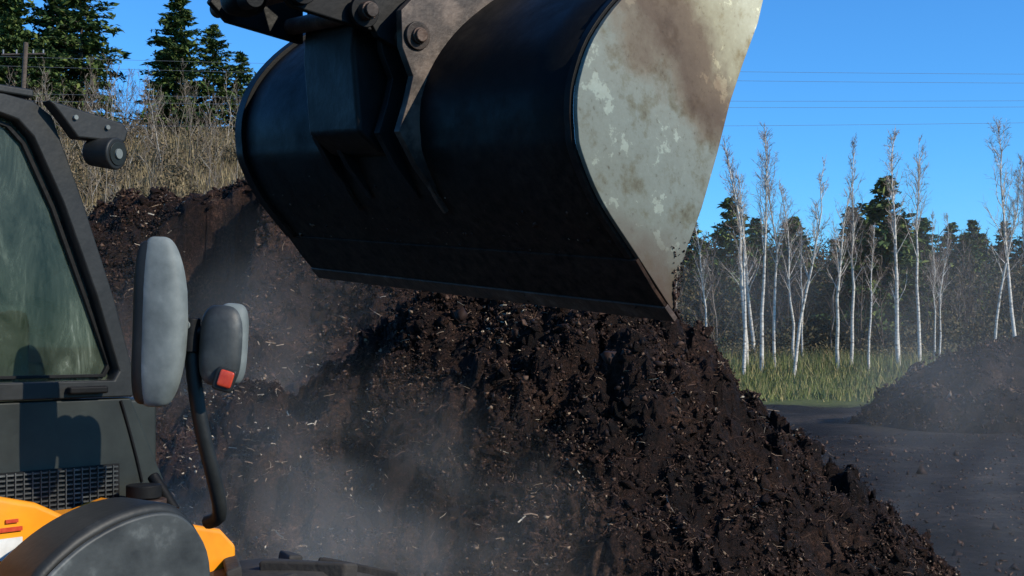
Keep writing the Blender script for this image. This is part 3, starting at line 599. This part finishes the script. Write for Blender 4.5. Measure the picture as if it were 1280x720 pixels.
fp=[(-.72,1.40),(-.62,1.57),(-.54,1.69),(-.5,1.735),(-.42,1.788),(-.32,1.825),(-.22,1.835),(-.15,1.808),(-.095,1.73),(-.085,1.62),(-.10,1.50)]
fo=cr(fp,4)
extrude_poly('fender',fo+[(-.4,1.35)],-.45,-.27,M_blackm,cab,.02)
extrude_poly('fender_edge',[(x*.985-.006,z-.02) for x,z in fo]+[(-.4,1.35)],-.468,-.452,M_dgrey,cab,.008)
cyl('filler_cap',(-.03,-.10,1.80),(-.03,-.10,1.835),.045,M_black,cab);cyl('filler_neck',(-.03,-.10,1.77),(-.03,-.10,1.798),.058,M_rust,cab)
cyl('hose_stub',(.05,-.12,1.76),(.03,-.05,1.85),.016,M_black,cab)
def wheel(nm,cx,cy,cz,r,w):
    e=bpy.data.objects.new(nm,None);link(e,cab);e.location=(cx,cy,cz)
    n=64;prf=[(-w/2,r*.55),(-w/2-.01,r*.75),(-w/2+.01,r*.92),(-w/2+.05,r*.965),(w/2-.05,r*.965),(w/2-.01,r*.92),(w/2+.01,r*.75),(w/2,r*.55)]
    V=[(p[1]*math.cos(t),p[0],p[1]*math.sin(t)) for t in [2*math.pi*i/n for i in range(n)] for p in prf];k=len(prf)
    F=[(i*k+j,i*k+j+1,((i+1)%n)*k+j+1,((i+1)%n)*k+j) for i in range(n) for j in range(k-1)]
    add('tyre',V,F,M_rub,e,smooth=True)
    V=[];F=[];nl=22
    for i in range(nl):
        for sgn in(-1,1):
            t0=2*math.pi*(i+(.5 if sgn>0 else 0))/nl;o=len(V)
            for (yy,dt_) in ((0,.18),(sgn*w*.5,0)):
                for tw in(-.035,.035):
                    for rr_ in(r*.93,r):
                        t=t0+dt_+tw;V.append((rr_*math.cos(t),yy,rr_*math.sin(t)))
            F+=[tuple(o+q for q in f) for f in [(0,1,3,2),(4,6,7,5),(0,4,5,1),(2,3,7,6),(0,2,6,4),(1,5,7,3)]]
    add('tread_lugs',V,F,M_rub,e,.008)
    cyl('rim',(0,-w/2+.04,0),(0,w/2-.04,0),r*.56,M_greyp,e,32,.02);cyl('hub',(0,-w/2,0),(0,w/2,0),r*.2,M_orange,e,20,.02)
wheel('front_wheel',.30,-.22,.860,.755,.40);wheel('front_wheel_far',.30,1.45,.860,.755,.40)
wheel('rear_wheel',-1.7,-.22,.755,.755,.40);wheel('rear_wheel_far',-1.7,1.45,.755,.755,.40)
box('chassis',-2.4,.9,.15,1.1,.6,1.3,M_panel,cab,.04);cyl('front_axle',(.3,-.05,.85),(.3,1.3,.85),.11,M_black,cab);cyl('rear_axle',(-1.7,-.05,.75),(-1.7,1.3,.75),.11,M_black,cab)

# ------------------------------------------------------------------ steam
def steam(c,r,D,scale,col=(.84,.88,.95),lo=.40,hi=.68,rot=0):
    m=bpy.data.materials.new('steam_vol');m.use_nodes=True;nt=m.node_tree;L=nt.links;nt.nodes.remove(nt.nodes['Principled BSDF'])
    tc=N(nt,'ShaderNodeTexCoord');ln=N(nt,'ShaderNodeVectorMath',operation='LENGTH');L.new(tc.outputs['Object'],ln.inputs[0])
    fo=N(nt,'ShaderNodeMapRange');fo.interpolation_type='SMOOTHSTEP';fo.inputs[1].default_value=1;fo.inputs[2].default_value=.2;L.new(ln.outputs['Value'],fo.inputs[0])
    g=N(nt,'ShaderNodeNewGeometry')
    no=N(nt,'ShaderNodeTexNoise',Scale=scale,Detail=2,Roughness=.5);no.inputs['Distortion'].default_value=.6;L.new(g.outputs['Position'],no.inputs['Vector'])
    mr=N(nt,'ShaderNodeMapRange');mr.inputs[1].default_value=lo;mr.inputs[2].default_value=hi;L.new(no.outputs['Fac'],mr.inputs[0])
    a=N(nt,'ShaderNodeMath',operation='MULTIPLY');L.new(fo.outputs[0],a.inputs[0]);L.new(mr.outputs[0],a.inputs[1])
    b_=N(nt,'ShaderNodeMath',operation='MULTIPLY');L.new(a.outputs[0],b_.inputs[0]);b_.inputs[1].default_value=D
    vs=N(nt,'ShaderNodeVolumeScatter');vs.inputs['Color'].default_value=(*col,1);L.new(b_.outputs[0],vs.inputs['Density'])
    L.new(vs.outputs[0],nt.nodes['Material Output'].inputs['Volume'])
    bm=bmesh.new();bmesh.ops.create_uvsphere(bm,u_segments=24,v_segments=16,radius=1);me=bpy.data.meshes.new('steam');bm.to_mesh(me);bm.free();me.materials.append(m)
    o=bpy.data.objects.new('steam',me);link(o);o.location=c;o.scale=r;o.rotation_euler=(0,0,rot)
sc_=(.74,.71,.64)
steam((-1.15,6.2,1.05),(2.0,1.3,1.25),.42,1.5,sc_,lo=.38)
steam((-2.2,8.8,2.0),(1.9,1.0,1.4),.28,1.1,sc_,lo=.36)
steam((10,30,2.8),(10,9,4.6),.024,.25,(.85,.82,.75),lo=.38)
steam((4.4,11.5,1.0),(2.6,3.0,1.8),.10,.8,(.80,.77,.71),lo=.42)

# ------------------------------------------------------------------ light, sky, camera
el=math.radians(31);hx,hy=.88,-.475;az=math.atan2(hx,hy)
w=bpy.data.worlds.new('World');sc.world=w;w.use_nodes=True;nt=w.node_tree
sky=nt.nodes.new('ShaderNodeTexSky');sky.sky_type='NISHITA';sky.sun_disc=False;sky.sun_elevation=el;sky.sun_rotation=az;sky.ozone_density=2.5;sky.dust_density=.1;sky.air_density=1
mx=nt.nodes.new('ShaderNodeMix');mx.data_type='RGBA';mx.blend_type='MULTIPLY';mx.inputs[0].default_value=1;mx.inputs[7].default_value=(.48,1.2,1.9,1)
nt.links.new(sky.outputs[0],mx.inputs[6]);nt.links.new(mx.outputs[2],nt.nodes['Background'].inputs[0]);nt.nodes['Background'].inputs[1].default_value=.105
sl=bpy.data.lights.new('sun','SUN');sl.energy=5;sl.angle=math.radians(.5);sl.color=(1,.92,.78)
so=bpy.data.objects.new('sun',sl);link(so);d=Vector((hx*math.cos(el),hy*math.cos(el),math.sin(el)));so.rotation_euler=d.to_track_quat('Z','Y').to_euler();so.location=(20,-15,20)
cam=bpy.data.cameras.new('camera');cam.lens=1545/1280*36;cam.sensor_width=36;cam.shift_y=70/1280;cam.clip_end=4000
co=bpy.data.objects.new('camera',cam);link(co);co.location=(0,0,2.2);co.rotation_euler=(math.pi/2,0,0);sc.camera=co
sc.view_settings.view_transform='Standard';sc.view_settings.look='None';sc.view_settings.exposure=0
